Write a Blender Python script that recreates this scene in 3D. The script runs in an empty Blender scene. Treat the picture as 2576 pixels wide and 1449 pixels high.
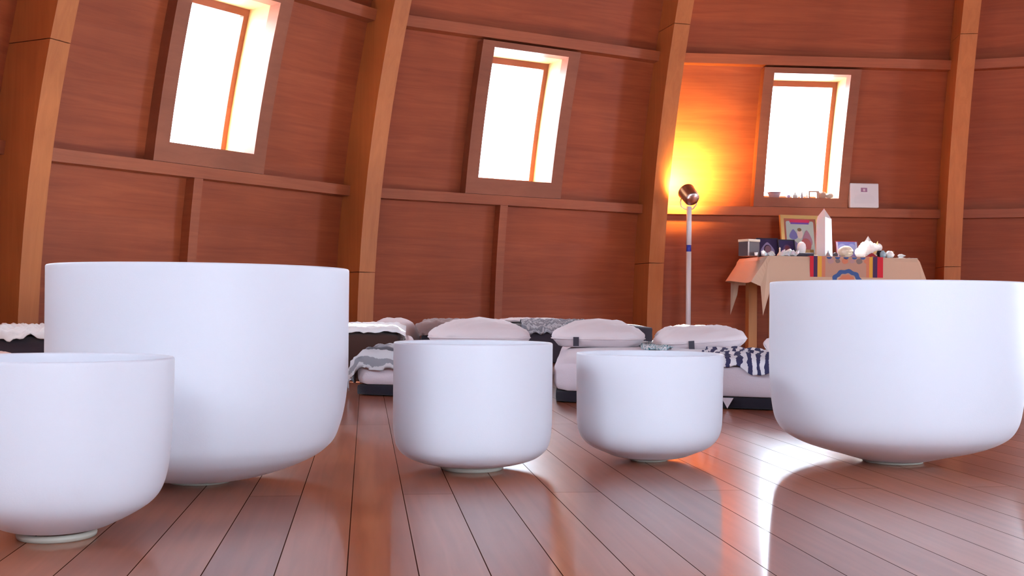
import bpy, bmesh, math, random
from mathutils import Vector, Matrix
S = bpy.context.scene
COL = S.collection
R_ = math.radians
random.seed(7)

# ------------------------------------------------------------------ camera, world, sun, exposure
EYE = 0.307
cam = bpy.data.cameras.new('camera'); cam.sensor_width = 36; cam.lens = 2809.6/2576*36
cam.shift_y = 38.0/2576; cam.clip_start = .02
camo = bpy.data.objects.new('camera', cam); COL.objects.link(camo); S.camera = camo
pt, rl = .00331, .00895
F = Vector((0, math.cos(pt), math.sin(pt))); U0 = Vector((0, -math.sin(pt), math.cos(pt))); X0 = Vector((1, 0, 0))
Rt = X0*math.cos(rl)+U0*math.sin(rl); Up = U0*math.cos(rl)-X0*math.sin(rl)
camo.matrix_world = Matrix(((Rt.x, Up.x, -F.x, 0), (Rt.y, Up.y, -F.y, 0), (Rt.z, Up.z, -F.z, EYE), (0, 0, 0, 1)))

S.view_settings.view_transform = 'Standard'; S.view_settings.look = 'None'
S.view_settings.exposure = 1.36; S.view_settings.gamma = 1
SKY = 13.0
w = bpy.data.worlds.new('sky'); S.world = w; w.use_nodes = True
bg = w.node_tree.nodes['Background']; bg.inputs[0].default_value = (.74, .85, 1.0, 1); bg.inputs[1].default_value = SKY
sun = bpy.data.lights.new('sun', 'SUN'); sun.energy = 40; sun.angle = R_(.6); sun.color = (1, .95, .86)
so = bpy.data.objects.new('sun', sun); COL.objects.link(so)
so.rotation_euler = Vector((.55*.766, -.835*.766, -.643)).to_track_quat('-Z', 'Y').to_euler()

# ------------------------------------------------------------------ helpers
def link(o): COL.objects.link(o); return o
def tag(o, label=None, cat=None, group=None, kind=None):
    for k, v in (('label', label), ('category', cat), ('group', group), ('kind', kind)):
        if v: o[k] = v
    return o
def empty(name, loc=(0, 0, 0), rz=0):
    o = bpy.data.objects.new(name, None); o.empty_display_size = .05
    o.location = loc; o.rotation_euler = (0, 0, rz); return link(o)
def obj(name, bm, mats, parent=None, smooth=False, loc=None, rot=None):
    if isinstance(bm, bmesh.types.BMesh):
        bmesh.ops.recalc_face_normals(bm, faces=bm.faces)
        me = bpy.data.meshes.new(name); bm.to_mesh(me); bm.free()
    else: me = bm
    for m in (mats if isinstance(mats, (list, tuple)) else [mats]): me.materials.append(m)
    if smooth:
        for p in me.polygons: p.use_smooth = True
    o = bpy.data.objects.new(name, me); link(o)
    if parent: o.parent = parent
    if loc: o.location = loc
    if rot: o.rotation_euler = rot
    return o
def box(bm, lo, hi, mi=0, M=None, bev=0):
    vs = []
    for z in (lo[2], hi[2]):
        for x, y in ((lo[0], lo[1]), (hi[0], lo[1]), (hi[0], hi[1]), (lo[0], hi[1])):
            v = Vector((x, y, z)); vs.append(bm.verts.new(M@v if M else v))
    fs = [bm.faces.new([vs[i] for i in q]) for q in ((0, 3, 2, 1), (4, 5, 6, 7), (0, 1, 5, 4), (1, 2, 6, 5), (2, 3, 7, 6), (3, 0, 4, 7))]
    for f in fs: f.material_index = mi
    if bev:
        es = list({e for f in fs for e in f.edges})
        r = bmesh.ops.bevel(bm, geom=es, offset=bev, segments=2, affect='EDGES', profile=.5)
        for f in r['faces']: f.material_index = mi
def tube(bm, pts, r, n=12, mi=0, cap=True):
    pts = [Vector(p) for p in pts]; rs = r if isinstance(r, (list, tuple)) else [r]*len(pts); rings = []
    for i, p in enumerate(pts):
        d = (pts[min(i+1, len(pts)-1)]-pts[max(i-1, 0)]).normalized()
        a = d.orthogonal().normalized() if i == 0 else (a-d*a.dot(d)).normalized()
        b = d.cross(a)
        rings.append([bm.verts.new(p+(a*math.cos(t)+b*math.sin(t))*rs[i]) for t in [2*math.pi*k/n for k in range(n)]])
    for A, B in zip(rings, rings[1:]):
        for k in range(n): bm.faces.new((A[k], A[(k+1) % n], B[(k+1) % n], B[k])).material_index = mi
    if cap:
        for q in (rings[0], rings[-1]): bm.faces.new(q).material_index = mi
def lathe(bm, prof, n=48, mi=0, c=(0, 0, 0), M=None):
    rings = []
    for r, z in prof:
        if r < 1e-5:
            v = Vector((c[0], c[1], c[2]+z)); rings.append([bm.verts.new(M@v if M else v)])
        else:
            q = []
            for k in range(n):
                t = 2*math.pi*k/n; v = Vector((c[0]+r*math.cos(t), c[1]+r*math.sin(t), c[2]+z)); q.append(bm.verts.new(M@v if M else v))
            rings.append(q)
    for A, B in zip(rings, rings[1:]):
        for k in range(n):
            k2 = (k+1) % n
            if len(A) == 1 and len(B) == 1: continue
            if len(A) == 1: f = bm.faces.new((A[0], B[k], B[k2]))
            elif len(B) == 1: f = bm.faces.new((A[k], A[k2], B[0]))
            else: f = bm.faces.new((A[k], A[k2], B[k2], B[k]))
            f.material_index = mi
def catmull(P, s=6):
    out = []
    for i in range(len(P)-1):
        p0 = P[max(i-1, 0)]; p1 = P[i]; p2 = P[i+1]; p3 = P[min(i+2, len(P)-1)]
        for j in range(s):
            t = j/s
            out.append(tuple(.5*((2*b)+(-a+c)*t+(2*a-5*b+4*c-d)*t*t+(-a+3*b-3*c+d)*t**3) for a, b, c, d in zip(p0, p1, p2, p3)))
    out.append(P[-1]); return out
def grid(bm, nu, nv, fn, mi=0, closed_u=False):
    V = [[bm.verts.new(fn(i/nu, j/nv)) for j in range(nv+1)] for i in range(nu+(0 if closed_u else 1))]
    m = len(V)
    for i in range(nu):
        for j in range(nv):
            bm.faces.new((V[i][j], V[(i+1) % m][j], V[(i+1) % m][j+1], V[i][j+1])).material_index = mi
def wob(x, y, z=0, s=1.0):
    return (math.sin(x*3.1*s+1.3*y*s+z)+math.sin(y*5.3*s-2.1*x*s+2*z+1)+math.sin((x+y)*9.7*s+3*z)*.5)/2.5

# ------------------------------------------------------------------ materials
def mat(name, col=(.8, .8, .8), rough=.5, spec=.5, metal=0, **k):
    m = bpy.data.materials.new(name); m.use_nodes = True
    b = m.node_tree.nodes['Principled BSDF']
    b.inputs['Base Color'].default_value = (*col, 1); b.inputs['Roughness'].default_value = rough
    b.inputs['Specular IOR Level'].default_value = spec; b.inputs['Metallic'].default_value = metal
    for kk, v in k.items(): b.inputs[kk].default_value = v
    return m
def nd(m, t, **k):
    n = m.node_tree.nodes.new(t)
    for kk, v in k.items():
        if hasattr(n, kk): setattr(n, kk, v)
        else: n.inputs[kk].default_value = v
    return n
def lk(m, a, b): m.node_tree.links.new(a, b)
def wood(name, c1, c2, scale, rough=.5, spec=.4, bump=.05, blotch=.25):
    m = mat(name, c1, rough, spec); B = m.node_tree.nodes['Principled BSDF']
    tc = nd(m, 'ShaderNodeTexCoord'); mp = nd(m, 'ShaderNodeMapping'); mp.inputs['Scale'].default_value = scale
    lk(m, tc.outputs['Object'], mp.inputs['Vector'])
    n = nd(m, 'ShaderNodeTexNoise', Scale=1.0, Detail=6.0, Roughness=.65, Distortion=.8); lk(m, mp.outputs[0], n.inputs['Vector'])
    n2 = nd(m, 'ShaderNodeTexNoise', Scale=1.6, Detail=3.0); lk(m, tc.outputs['Object'], n2.inputs['Vector'])
    r = nd(m, 'ShaderNodeValToRGB'); r.color_ramp.elements[0].position = .3; r.color_ramp.elements[1].position = .72
    r.color_ramp.elements[0].color = (*c2, 1); r.color_ramp.elements[1].color = (*c1, 1); lk(m, n.outputs['Fac'], r.inputs['Fac'])
    mx = nd(m, 'ShaderNodeMix', data_type='RGBA', blend_type='MULTIPLY'); mx.inputs['Factor'].default_value = blotch*2
    r2 = nd(m, 'ShaderNodeValToRGB'); r2.color_ramp.elements[0].position = .35; r2.color_ramp.elements[1].position = .65
    r2.color_ramp.elements[0].color = (.62, .58, .58, 1); r2.color_ramp.elements[1].color = (1, 1, 1, 1); lk(m, n2.outputs['Fac'], r2.inputs['Fac'])
    lk(m, r.outputs[0], mx.inputs['A']); lk(m, r2.outputs[0], mx.inputs['B']); lk(m, mx.outputs['Result'], B.inputs['Base Color'])
    bp = nd(m, 'ShaderNodeBump', Strength=bump, Distance=.01); lk(m, n.outputs['Fac'], bp.inputs['Height']); lk(m, bp.outputs[0], B.inputs['Normal'])
    return m
M_PANEL = wood('plywood_panel', (.42, .100, .037), (.30, .062, .024), (1.5, 1.5, 26), .5, .25)
M_RIB = wood('rib_timber', (.58, .195, .058), (.48, .15, .044), (22, 22, 1.2), .48, .35)
M_GIRT = wood('girt_timber', (.42, .115, .048), (.33, .086, .036), (2, 2, 40), .5, .35)
M_CASE = wood('casing_timber', (.36, .115, .058), (.29, .088, .044), (3, 3, 14), .5, .35)
M_WELL = wood('window_lining_timber', (.64, .40, .17), (.56, .33, .13), (4, 4, 10), .5, .35)  # same wood made paler and yellower, daylight glare put into the colour
M_TABLE = wood('table_timber', (.58, .25, .09), (.50, .20, .07), (20, 20, 2), .5, .4)

def fabric(name, col, rough=.95, bump=.25, scale=260, sheen=.2):
    m = mat(name, col, rough, .2); B = m.node_tree.nodes['Principled BSDF']; B.inputs['Sheen Weight'].default_value = sheen
    tc = nd(m, 'ShaderNodeTexCoord'); n = nd(m, 'ShaderNodeTexNoise', Scale=scale, Detail=2.0); lk(m, tc.outputs['Object'], n.inputs['Vector'])
    bp = nd(m, 'ShaderNodeBump', Strength=bump, Distance=.002); lk(m, n.outputs['Fac'], bp.inputs['Height']); lk(m, bp.outputs[0], B.inputs['Normal'])
    return m
M_COTTON = fabric('white_cotton', (.78, .69, .70)); M_MAT = fabric('mat_cotton', (.64, .56, .61))
M_BLACK = fabric('black_canvas', (.018, .014, .022)); M_CHAR = fabric('charcoal_canvas', (.05, .038, .05))
M_BROWN = fabric('brown_canvas', (.07, .035, .028)); M_SHEET = fabric('white_sheet', (.85, .85, .85))
M_LINEN = fabric('beige_linen', (.60, .43, .31), scale=400); M_TAN = fabric('pink_cotton', (.75, .48, .40))

def striped(name, cols, freq, axis='X', rough=.95, wig=.03):
    m = mat(name, cols[0], rough, .2); B = m.node_tree.nodes['Principled BSDF']
    uv = nd(m, 'ShaderNodeTexCoord'); sp = nd(m, 'ShaderNodeSeparateXYZ'); lk(m, uv.outputs['UV'], sp.inputs[0])
    n = nd(m, 'ShaderNodeTexNoise', Scale=30.0); lk(m, uv.outputs['UV'], n.inputs['Vector'])
    a = nd(m, 'ShaderNodeMath', operation='MULTIPLY_ADD'); a.inputs[1].default_value = wig; lk(m, n.outputs['Fac'], a.inputs[0]); lk(m, sp.outputs[axis], a.inputs[2])
    b = nd(m, 'ShaderNodeMath', operation='MULTIPLY'); b.inputs[1].default_value = freq; lk(m, a.outputs[0], b.inputs[0])
    c = nd(m, 'ShaderNodeMath', operation='FRACT'); lk(m, b.outputs[0], c.inputs[0])
    r = nd(m, 'ShaderNodeValToRGB'); r.color_ramp.interpolation = 'CONSTANT'
    els = r.color_ramp.elements; els[0].color = (*cols[0], 1); els[0].position = 0; els[1].color = (*cols[1], 1); els[1].position = 1/len(cols)
    for i, cc in enumerate(cols[2:], 2): e = els.new(i/len(cols)); e.color = (*cc, 1)
    lk(m, c.outputs[0], r.inputs['Fac']); lk(m, r.outputs[0], B.inputs['Base Color'])
    return m
GL, GM, GD = (.55, .55, .58), (.26, .26, .29), (.12, .12, .14)
M_STRIPE = striped('grey_striped_blanket', [GL, GM, GL, GL, GD, GM], 4.5, 'Y')
M_STRIPE2 = striped('navy_striped_blanket', [(.05, .05, .12), (.75, .75, .8), (.05, .05, .12), (.8, .8, .84)], 5.5, 'X', wig=.05)
M_GREY = striped('grey_woven_blanket', [(.30, .30, .33), (.52, .52, .55), (.24, .24, .27)], 22, 'Y', wig=.1)
M_TEAL = striped('teal_patterned_blanket', [(.80, .82, .84), (.05, .22, .26), (.78, .8, .82), (.20, .36, .42)], 6, 'X', wig=.3)

def quartz():
    m = bpy.data.materials.new('frosted_quartz'); m.use_nodes = True; nt = m.node_tree; nt.nodes.clear()
    o = nd(m, 'ShaderNodeOutputMaterial'); d = nd(m, 'ShaderNodeBsdfDiffuse', Color=(.87, .875, .93, 1)); t = nd(m, 'ShaderNodeBsdfTranslucent', Color=(.90, .90, .95, 1))
    g = nd(m, 'ShaderNodeBsdfGlossy', Color=(1, 1, 1, 1), Roughness=.45); mx = nd(m, 'ShaderNodeMixShader', Fac=.28); mg = nd(m, 'ShaderNodeMixShader')
    fr = nd(m, 'ShaderNodeFresnel', IOR=1.4); k = nd(m, 'ShaderNodeMath', operation='MULTIPLY'); k.inputs[1].default_value = .6
    tc = nd(m, 'ShaderNodeTexCoord'); n = nd(m, 'ShaderNodeTexNoise', Scale=420.0, Detail=2.0); bp = nd(m, 'ShaderNodeBump', Strength=.12, Distance=.001)
    lk(m, tc.outputs['Object'], n.inputs['Vector']); lk(m, n.outputs['Fac'], bp.inputs['Height']); lk(m, bp.outputs[0], d.inputs['Normal'])
    lk(m, d.outputs[0], mx.inputs[1]); lk(m, t.outputs[0], mx.inputs[2]); lk(m, fr.outputs[0], k.inputs[0]); lk(m, k.outputs[0], mg.inputs[0])
    lk(m, mx.outputs[0], mg.inputs[1]); lk(m, g.outputs[0], mg.inputs[2]); lk(m, mg.outputs[0], o.inputs[0])
    return m
M_QUARTZ = quartz()
def pane_mat():
    m = bpy.data.materials.new('window_glass'); m.use_nodes = True; nt = m.node_tree; nt.nodes.clear()
    o = nd(m, 'ShaderNodeOutputMaterial'); t = nd(m, 'ShaderNodeBsdfTransparent', Color=(.97, .99, 1, 1)); g = nd(m, 'ShaderNodeBsdfGlossy', Roughness=.02)
    mx = nd(m, 'ShaderNodeMixShader', Fac=.06); lk(m, t.outputs[0], mx.inputs[1]); lk(m, g.outputs[0], mx.inputs[2]); lk(m, mx.outputs[0], o.inputs[0])
    return m
M_PANE = pane_mat()
M_WHITE = mat('white_glaze', (.90, .90, .89), .3, **{'Subsurface Weight': .6, 'Subsurface Radius': (.05, .05, .05), 'Subsurface Scale': 1.0}); M_RING = mat('cream_rubber', (.45, .41, .34), .6)
M_POLE = mat('white_pole_paint', (.80, .80, .84), .35); M_BLUE = mat('blue_tape', (.03, .05, .42), .4); M_STEEL = mat('brushed_steel', (.62, .52, .5), .3, metal=1)
M_GOLD = mat('gilt_frame', (.62, .42, .16), .35, metal=.6); M_DARK = mat('dark_plastic', (.025, .018, .035), .4); M_SHELL = mat('cream_shell', (.80, .70, .55), .4)
M_CRYST = mat('clear_crystal', (.93, .93, .95), .12, **{'Transmission Weight': .25, 'IOR': 1.5, 'Subsurface Weight': .3})
M_GLASS = mat('smoked_glass', (.10, .09, .11), .25); M_RED = fabric('red_cloth', (.72, .06, .07)); M_BLK = mat('slot_black', (.01, .008, .01), .8)
def flat(name, c): return mat(name, c, .6, .3)

# floor boards: 8 cm boards running away from the camera, slightly to its left
def floor_mat():
    m = mat('floor_boards', (.3, .1, .04), .13, .5); B = m.node_tree.nodes['Principled BSDF']
    tc = nd(m, 'ShaderNodeTexCoord')
    a = R_(7.46)
    def dot(v, off):
        d = nd(m, 'ShaderNodeVectorMath', operation='DOT_PRODUCT'); lk(m, tc.outputs['Object'], d.inputs[0]); d.inputs[1].default_value = v
        s = nd(m, 'ShaderNodeMath', operation='ADD'); s.inputs[1].default_value = off; lk(m, d.outputs['Value'], s.inputs[0]); return s
    u = dot((-math.sin(a), math.cos(a), 0), 20.3); v = dot((math.cos(a), math.sin(a), 0), -.0631+.0817*120)
    cb = nd(m, 'ShaderNodeCombineXYZ'); lk(m, u.outputs[0], cb.inputs[0]); lk(m, v.outputs[0], cb.inputs[1])
    br = nd(m, 'ShaderNodeTexBrick', offset=.37, offset_frequency=3)
    for k, x in (('Color1', (.50, .165, .075, 1)), ('Color2', (.33, .092, .042, 1)), ('Mortar', (.05, .015, .008, 1)), ('Scale', 1), ('Mortar Size', .0008), ('Mortar Smooth', .2), ('Brick Width', 2.9), ('Row Height', .0817), ('Bias', 0)):
        br.inputs[k].default_value = x
    lk(m, cb.outputs[0], br.inputs['Vector'])
    mp = nd(m, 'ShaderNodeMapping'); mp.inputs['Scale'].default_value = (3, 60, 1); lk(m, cb.outputs[0], mp.inputs['Vector'])
    n = nd(m, 'ShaderNodeTexNoise', Scale=1.0, Detail=5.0, Distortion=.6); lk(m, mp.outputs[0], n.inputs['Vector'])
    r = nd(m, 'ShaderNodeValToRGB'); r.color_ramp.elements[0].color = (.80, .76, .73, 1); r.color_ramp.elements[1].color = (1, 1, 1, 1)
    r.color_ramp.elements[0].position = .35; r.color_ramp.elements[1].position = .7; lk(m, n.outputs['Fac'], r.inputs['Fac'])
    mx = nd(m, 'ShaderNodeMix', data_type='RGBA', blend_type='MULTIPLY'); mx.inputs['Factor'].default_value = 1
    lk(m, br.outputs['Color'], mx.inputs['A']); lk(m, r.outputs[0], mx.inputs['B']); lk(m, mx.outputs['Result'], B.inputs['Base Color'])
    # worn varnish: small specks and a soft unevenness in the gloss
    n3 = nd(m, 'ShaderNodeTexNoise', Scale=9.0, Detail=4.0); lk(m, tc.outputs['Object'], n3.inputs['Vector'])
    mr = nd(m, 'ShaderNodeMapRange'); mr.inputs['To Min'].default_value = .278; mr.inputs['To Max'].default_value = .31; lk(m, n3.outputs['Fac'], mr.inputs['Value']); lk(m, mr.outputs[0], B.inputs['Roughness'])
    b1 = nd(m, 'ShaderNodeBump', Strength=.5, Distance=.0012, invert=True); lk(m, br.outputs['Fac'], b1.inputs['Height'])
    n4 = nd(m, 'ShaderNodeTexNoise', Scale=170.0, Detail=3.0); lk(m, tc.outputs['Object'], n4.inputs['Vector'])
    b2 = nd(m, 'ShaderNodeBump', Strength=.06, Distance=.001); lk(m, n4.outputs['Fac'], b2.inputs['Height']); lk(m, b1.outputs[0], B.inputs['Normal'])
    B.inputs['Coat Roughness'].default_value = .10
    for nm, hi in (('Coat Weight', .5), ('Specular IOR Level', .36)):   # no shine inside the gaps
        q = nd(m, 'ShaderNodeMapRange'); q.inputs['To Min'].default_value = hi; q.inputs['To Max'].default_value = 0; lk(m, br.outputs['Fac'], q.inputs['Value']); lk(m, q.outputs[0], B.inputs[nm])
    return m
M_FLOOR = floor_mat()

# ------------------------------------------------------------------ the round room: a fifteen-sided timber dome
N = 15; TH = 2*math.pi/N; PH = 2.69958; OX, OY = 2.76119, 3.17782; RW = .12637
OFG, OFP, RD = .208, .301, .34           # girt face, panel face, rib depth (out from the rib's inner edge)
ZTOP = 8.2
def rr(z): return 5.76012-.07972*z*z
def axes(a): return Vector((math.cos(a), math.sin(a), 0)), Vector((math.sin(a), -math.cos(a), 0))
def bay(k, u, z, off):
    n, t = axes(PH-(k+.5)*TH); A = (rr(z)+off)*math.cos(TH/2)
    return Vector((OX, OY, 0))+n*A+t*u+Vector((0, 0, z))
def halfw(z, off): return (rr(z)+off)*math.sin(TH/2)-RW/2/math.cos(TH/2)
def baybox(bm, k, u0, u1, z0, z1, o0, o1, nz=1, mi=0):
    L = []
    for j in range(nz+1):
        z = z0+(z1-z0)*j/nz; q = []
        for (uu, oo) in ((u0, o0), (u1, o0), (u1, o1), (u0, o1)):
            x = (uu(z, oo) if callable(uu) else uu); q.append(bm.verts.new(bay(k, x, z, oo)))
        L.append(q)
    for A, B in zip(L, L[1:]):
        for i in range(4): bm.faces.new((A[i], A[(i+1) % 4], B[(i+1) % 4], B[i])).material_index = mi
    bm.faces.new(L[0][::-1]).material_index = mi; bm.faces.new(L[-1]).material_index = mi
hL = lambda z, o: -halfw(z, o); hR = lambda z, o: halfw(z, o)

bm = bmesh.new()
c = bm.verts.new((OX, OY, 0)); ring = [bm.verts.new((OX+6.5*math.cos(PH-k*TH), OY+6.5*math.sin(PH-k*TH), 0)) for k in range(N)]
low = [bm.verts.new((v.co.x, v.co.y, -.05)) for v in ring]
for k in range(N):
    bm.faces.new((c, ring[k], ring[(k+1) % N])); bm.faces.new((ring[k], low[k], low[(k+1) % N], ring[(k+1) % N]))
obj('floor', bm, M_FLOOR)['kind'] = 'structure'

WU = .305
FRONT = {-1, 0, 1, 2, 3}
def window_z(k): return (1.195 if k == 2 else 1.235, 2.131)
ADDED_DOOR = (5, 10); DU = .80; DZ = 2.10  # bays with unseen glazed doors, added to let light onto bowls and ribs
ZJ = {0: 1.61, 1: 2.33, 2: 2.411, 3: 2.402}
trim_n = [0]
def trim(bm, m):
    trim_n[0] += 1; o = obj('trim_%d' % trim_n[0], bm, m); o['kind'] = 'structure'; return o
for k in range(-1, N-1):
    zb, zt = window_z(k)
    # wall panel with the window cut out, the part above the upper girt is the ceiling
    zs = [0, .4, .8, zb-.02, 1.5, 1.8, zt+.02, 2.257]
    bm = bmesh.new(); cols = [lambda z, o: -(rr(z)+o)*math.sin(TH/2), -WU-.02, WU+.02, lambda z, o: (rr(z)+o)*math.sin(TH/2)]
    def strip(bm, zs, o, hole):
        V = [[bm.verts.new(bay(k, (cc(z, o) if callable(cc) else cc), z, o)) for cc in cols] for z in zs]
        for j in range(len(zs)-1):
            for i in range(3):
                if hole and i == 1 and zs[j] >= zb-.03 and zs[j+1] <= zt+.03: continue
                bm.faces.new((V[j][i], V[j][i+1], V[j+1][i+1], V[j+1][i]))
    if k in ADDED_DOOR:
        cols[1], cols[2] = -DU-.02, DU+.02; zs = [0, .7, 1.4, DZ+.02, 2.257]; zb, zt = .03, DZ
    strip(bm, zs, OFP, True); strip(bm, zs, .42, True)
    obj('wall_back' if k in FRONT else 'wall_front', bm, M_PANEL)['kind'] = 'structure'
    bm = bmesh.new(); cols = [cols[0], cols[3]]
    zc = [2.257+(ZTOP-2.257)*j/16 for j in range(17)]
    for o in (OFP, .42):
        V = [[bm.verts.new(bay(k, cc(z, o), z, o)) for cc in cols] for z in zc]
        for A, B in zip(V, V[1:]): bm.faces.new((A[0], A[1], B[1], B[0]))
    obj('ceiling', bm, M_PANEL)['kind'] = 'structure'
    # girts between the ribs, stud under the lower one
    for z0, z1 in ((1.052, 1.12), (2.189, 2.257), (3.4, 3.468), (4.6, 4.668), (5.8, 5.868)):
        if k in ADDED_DOOR and z0 < 2: continue
        bm = bmesh.new(); baybox(bm, k, hL, hR, z0, z1, OFG, OFP+.005); trim(bm, M_GIRT)
    if k in ADDED_DOOR:
        g = empty('door_%d' % (1 if k == 5 else 2), bay(k, 0, 0, OFP)); g['kind'] = 'structure'; inv = Matrix.Translation(-g.location)
        bm = bmesh.new()
        for a, b, c0, c1 in ((-DU-.09, -DU, 0, DZ+.09), (DU, DU+.09, 0, DZ+.09), (-DU, DU, DZ, DZ+.09)): baybox(bm, k, a, b, c0, c1, OFG, .44, 6 if b-a < .2 else 1)
        bm.transform(inv); obj('door_frame', bm, M_CASE, g)
        for a in (-DU+.002, .004):
            bm = bmesh.new(); b = a+DU-.006
            for p, q, c0, c1 in ((a, a+.07, .005, DZ-.004), (b-.07, b, .005, DZ-.004), (a+.07, b-.07, .005, .18), (a+.07, b-.07, DZ-.1, DZ-.004)): baybox(bm, k, p, q, c0, c1, .36, .40, 6 if q-p < .2 else 1)
            bm.transform(inv); lf = obj('door_leaf', bm, M_CASE, g)
            bm = bmesh.new(); baybox(bm, k, a+.06, b-.06, .17, DZ-.09, .378, .383, 6); bm.transform(inv); obj('pane', bm, M_PANE, lf)
        continue
    bm = bmesh.new(); baybox(bm, k, -.10, -.037, 0, 1.052, OFG+.01, OFP+.005, 6); trim(bm, M_GIRT)
    bm = bmesh.new(); baybox(bm, k, -.03, .03, 2.257, 3.4, OFG+.04, OFP+.005, 8) ; trim(bm, M_GIRT) if k not in FRONT else bm.free()
    # window: casing boards, deep lining, sash and pane
    g = empty('window_%d' % (k+2), bay(k, 0, 1.1, OFP)); g['kind'] = 'structure'
    inv = Matrix.Translation(-g.location)
    def part(name, bm, m): bm.transform(inv); return obj(name, bm, m, g)
    CW = .40 if k != 2 else .385
    bm = bmesh.new()
    baybox(bm, k, -CW, -WU, 1.122, 2.172, OFG-.002, OFP+.004, 8); baybox(bm, k, WU, CW, 1.122, 2.172, OFG-.002, OFP+.004, 8)
    baybox(bm, k, -WU, WU, zt, 2.172, OFG-.002, OFP+.004, 1); baybox(bm, k, -WU, WU, 1.122, zb, OFG-.002, OFP+.004, 1)
    part('window_frame', bm, M_CASE)
    bm = bmesh.new()
    e = .0015
    baybox(bm, k, -WU-.018, -WU-e, zb-.016, zt+.016, OFG+.01, .56, 8); baybox(bm, k, WU+e, WU+.018, zb-.016, zt+.016, OFG+.01, .56, 8)
    baybox(bm, k, -WU, WU, zt+e, zt+.018, OFG+.01, .56, 1); baybox(bm, k, -WU, WU, zb-.018, zb-e, OFG+.01, .56, 1)
    part('window_lining', bm, M_WELL)
    bm = bmesh.new()
    for a, b, c0, c1 in ((-WU, -WU+.035, zb, zt), (WU-.035, WU, zb, zt), (-WU+.035, WU-.035, zt-.042, zt), (-WU+.035, WU-.035, zb, zb+.04)):
        baybox(bm, k, a, b, c0, c1, .50, .54, 6 if c1-c0 > .2 else 1)
    part('sash', bm, M_CASE)
    bm = bmesh.new(); baybox(bm, k, -WU+.03, WU-.03, zb+.03, zt-.035, .518, .523, 6); part('pane', bm, M_PANE)
# daylight portals in the openings (they emit nothing, they only guide the sampling of the sky)
for k in range(-1, N-1):
    w_, z0, z1, of = (2*DU, 0.0, DZ, .46) if k in ADDED_DOOR else (2*WU, window_z(k)[0], window_z(k)[1], .60)
    a = bay(k, 0, z0, of); b = bay(k, 0, z1, of); up = (b-a); n_, t_ = axes(PH-(k+.5)*TH)
    L = bpy.data.lights.new('sky_portal', 'AREA'); L.shape = 'RECTANGLE'; L.size = w_+.02; L.size_y = up.length+.02; L.cycles.is_portal = True
    zz = n_-up.normalized()*n_.dot(up.normalized()); zz.normalize(); yy = up.normalized(); xx = yy.cross(zz)
    p = link(bpy.data.objects.new('sky_portal', L)); c_ = (a+b)/2
    p.matrix_world = Matrix(((xx.x, yy.x, zz.x, c_.x), (xx.y, yy.y, zz.y, c_.y), (xx.z, yy.z, zz.z, c_.z), (0, 0, 0, 1)))
# ribs: one curved laminated post per corner, with its butt joints
def rib(k):
    n, t = axes(PH-k*TH); bm = bmesh.new()
    cuts = ([0] if k == 0 else [0, .6556 if k != 1 else .531])+[ZJ.get(k, 2.4), 4.3, 6.0, ZTOP]
    O3 = Vector((OX, OY, 0))
    for a, b in zip(cuts, cuts[1:]):
        m = max(3, int((b-a)/.22)); L = []
        for j in range(m+1):
            z = a+(b-a)*j/m
            if j == 0 and a > 0: z += .0022
            if j == m: z -= .0022
            L.append([bm.verts.new(O3+n*(rr(z)+o)+t*s+Vector((0, 0, z))) for s, o in ((-RW/2, 0), (RW/2, 0), (RW/2, RD), (-RW/2, RD))])
        for A, B in zip(L, L[1:]):
            for i in range(4): bm.faces.new((A[i], A[(i+1) % 4], B[(i+1) % 4], B[i]))
        bm.faces.new(L[0][::-1]); bm.faces.new(L[-1])
    trim(bm, M_RIB)
for k in range(-1, N-1): rib(k)
# boarded crown closing the top of the dome
r0 = rr(ZTOP)
bm = bmesh.new(); lathe(bm, [(0, .06), (r0+.75, -.02), (r0+.75, .10), (0, .16)], 30, c=(OX, OY, ZTOP)); obj('ceiling', bm, M_RIB)['kind'] = 'structure'

# ------------------------------------------------------------------ crystal singing bowls
def bowl(x, y, R, H, prof, label, ring_r, ring_label, wall=.0065, ring_h=.005):
    rt = empty('singing_bowl', (x, y, ring_h))
    H2 = H-ring_h; low = .0008
    tag(rt, label, 'singing bowl', 'frosted crystal singing bowls on the floor')
    out = [(a*R, max(b*H-ring_h, low+.004*a)) for a, b in prof]
    out = catmull([(0.0, 0.0)]+out, 7)
    rim = []
    for j in range(7):
        t = math.pi*j/6; rim.append((R-wall/2+wall/2*math.cos(t), H2-wall/2+wall/2*math.sin(t)))
    out = [(min(a, R), b) for a, b in out if b < H2-wall/2-.001]
    inn = []
    for i, (a, b) in enumerate(out):                     # inner surface, offset along the normal
        p = out[max(i-1, 0)]; q = out[min(i+1, len(out)-1)]; d = Vector((q[0]-p[0], q[1]-p[1])).normalized()
        inn.append((max(a-d.y*wall, 0), b+d.x*wall))
    bm = bmesh.new(); lathe(bm, out+rim+inn[::-1][:-1]+[(0, wall)], 128)
    obj('bowl_body', bm, M_QUARTZ, rt, smooth=True)
    rg = bmesh.new(); rm = .004
    pr = [(ring_r+rm*math.cos(t), ring_h*.5+ring_h*.52*math.sin(t)) for t in [2*math.pi*j/12 for j in range(13)]]
    lathe(rg, pr, 72)
    o = obj('rubber_ring', rg, M_RING, None, True, (x, y, 0)); tag(o, ring_label, 'ring', 'rings under the singing bowls')
P_BIG = [(.20, .003), (.27, .012), (.37, .028), (.48, .046), (.632, .079), (.785, .126), (.866, .167), (.912, .205), (.945, .262), (.970, .325), (.991, .42), (1, .53), (1, .65), (1, .78), (1, .9), (1, 1)]
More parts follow.
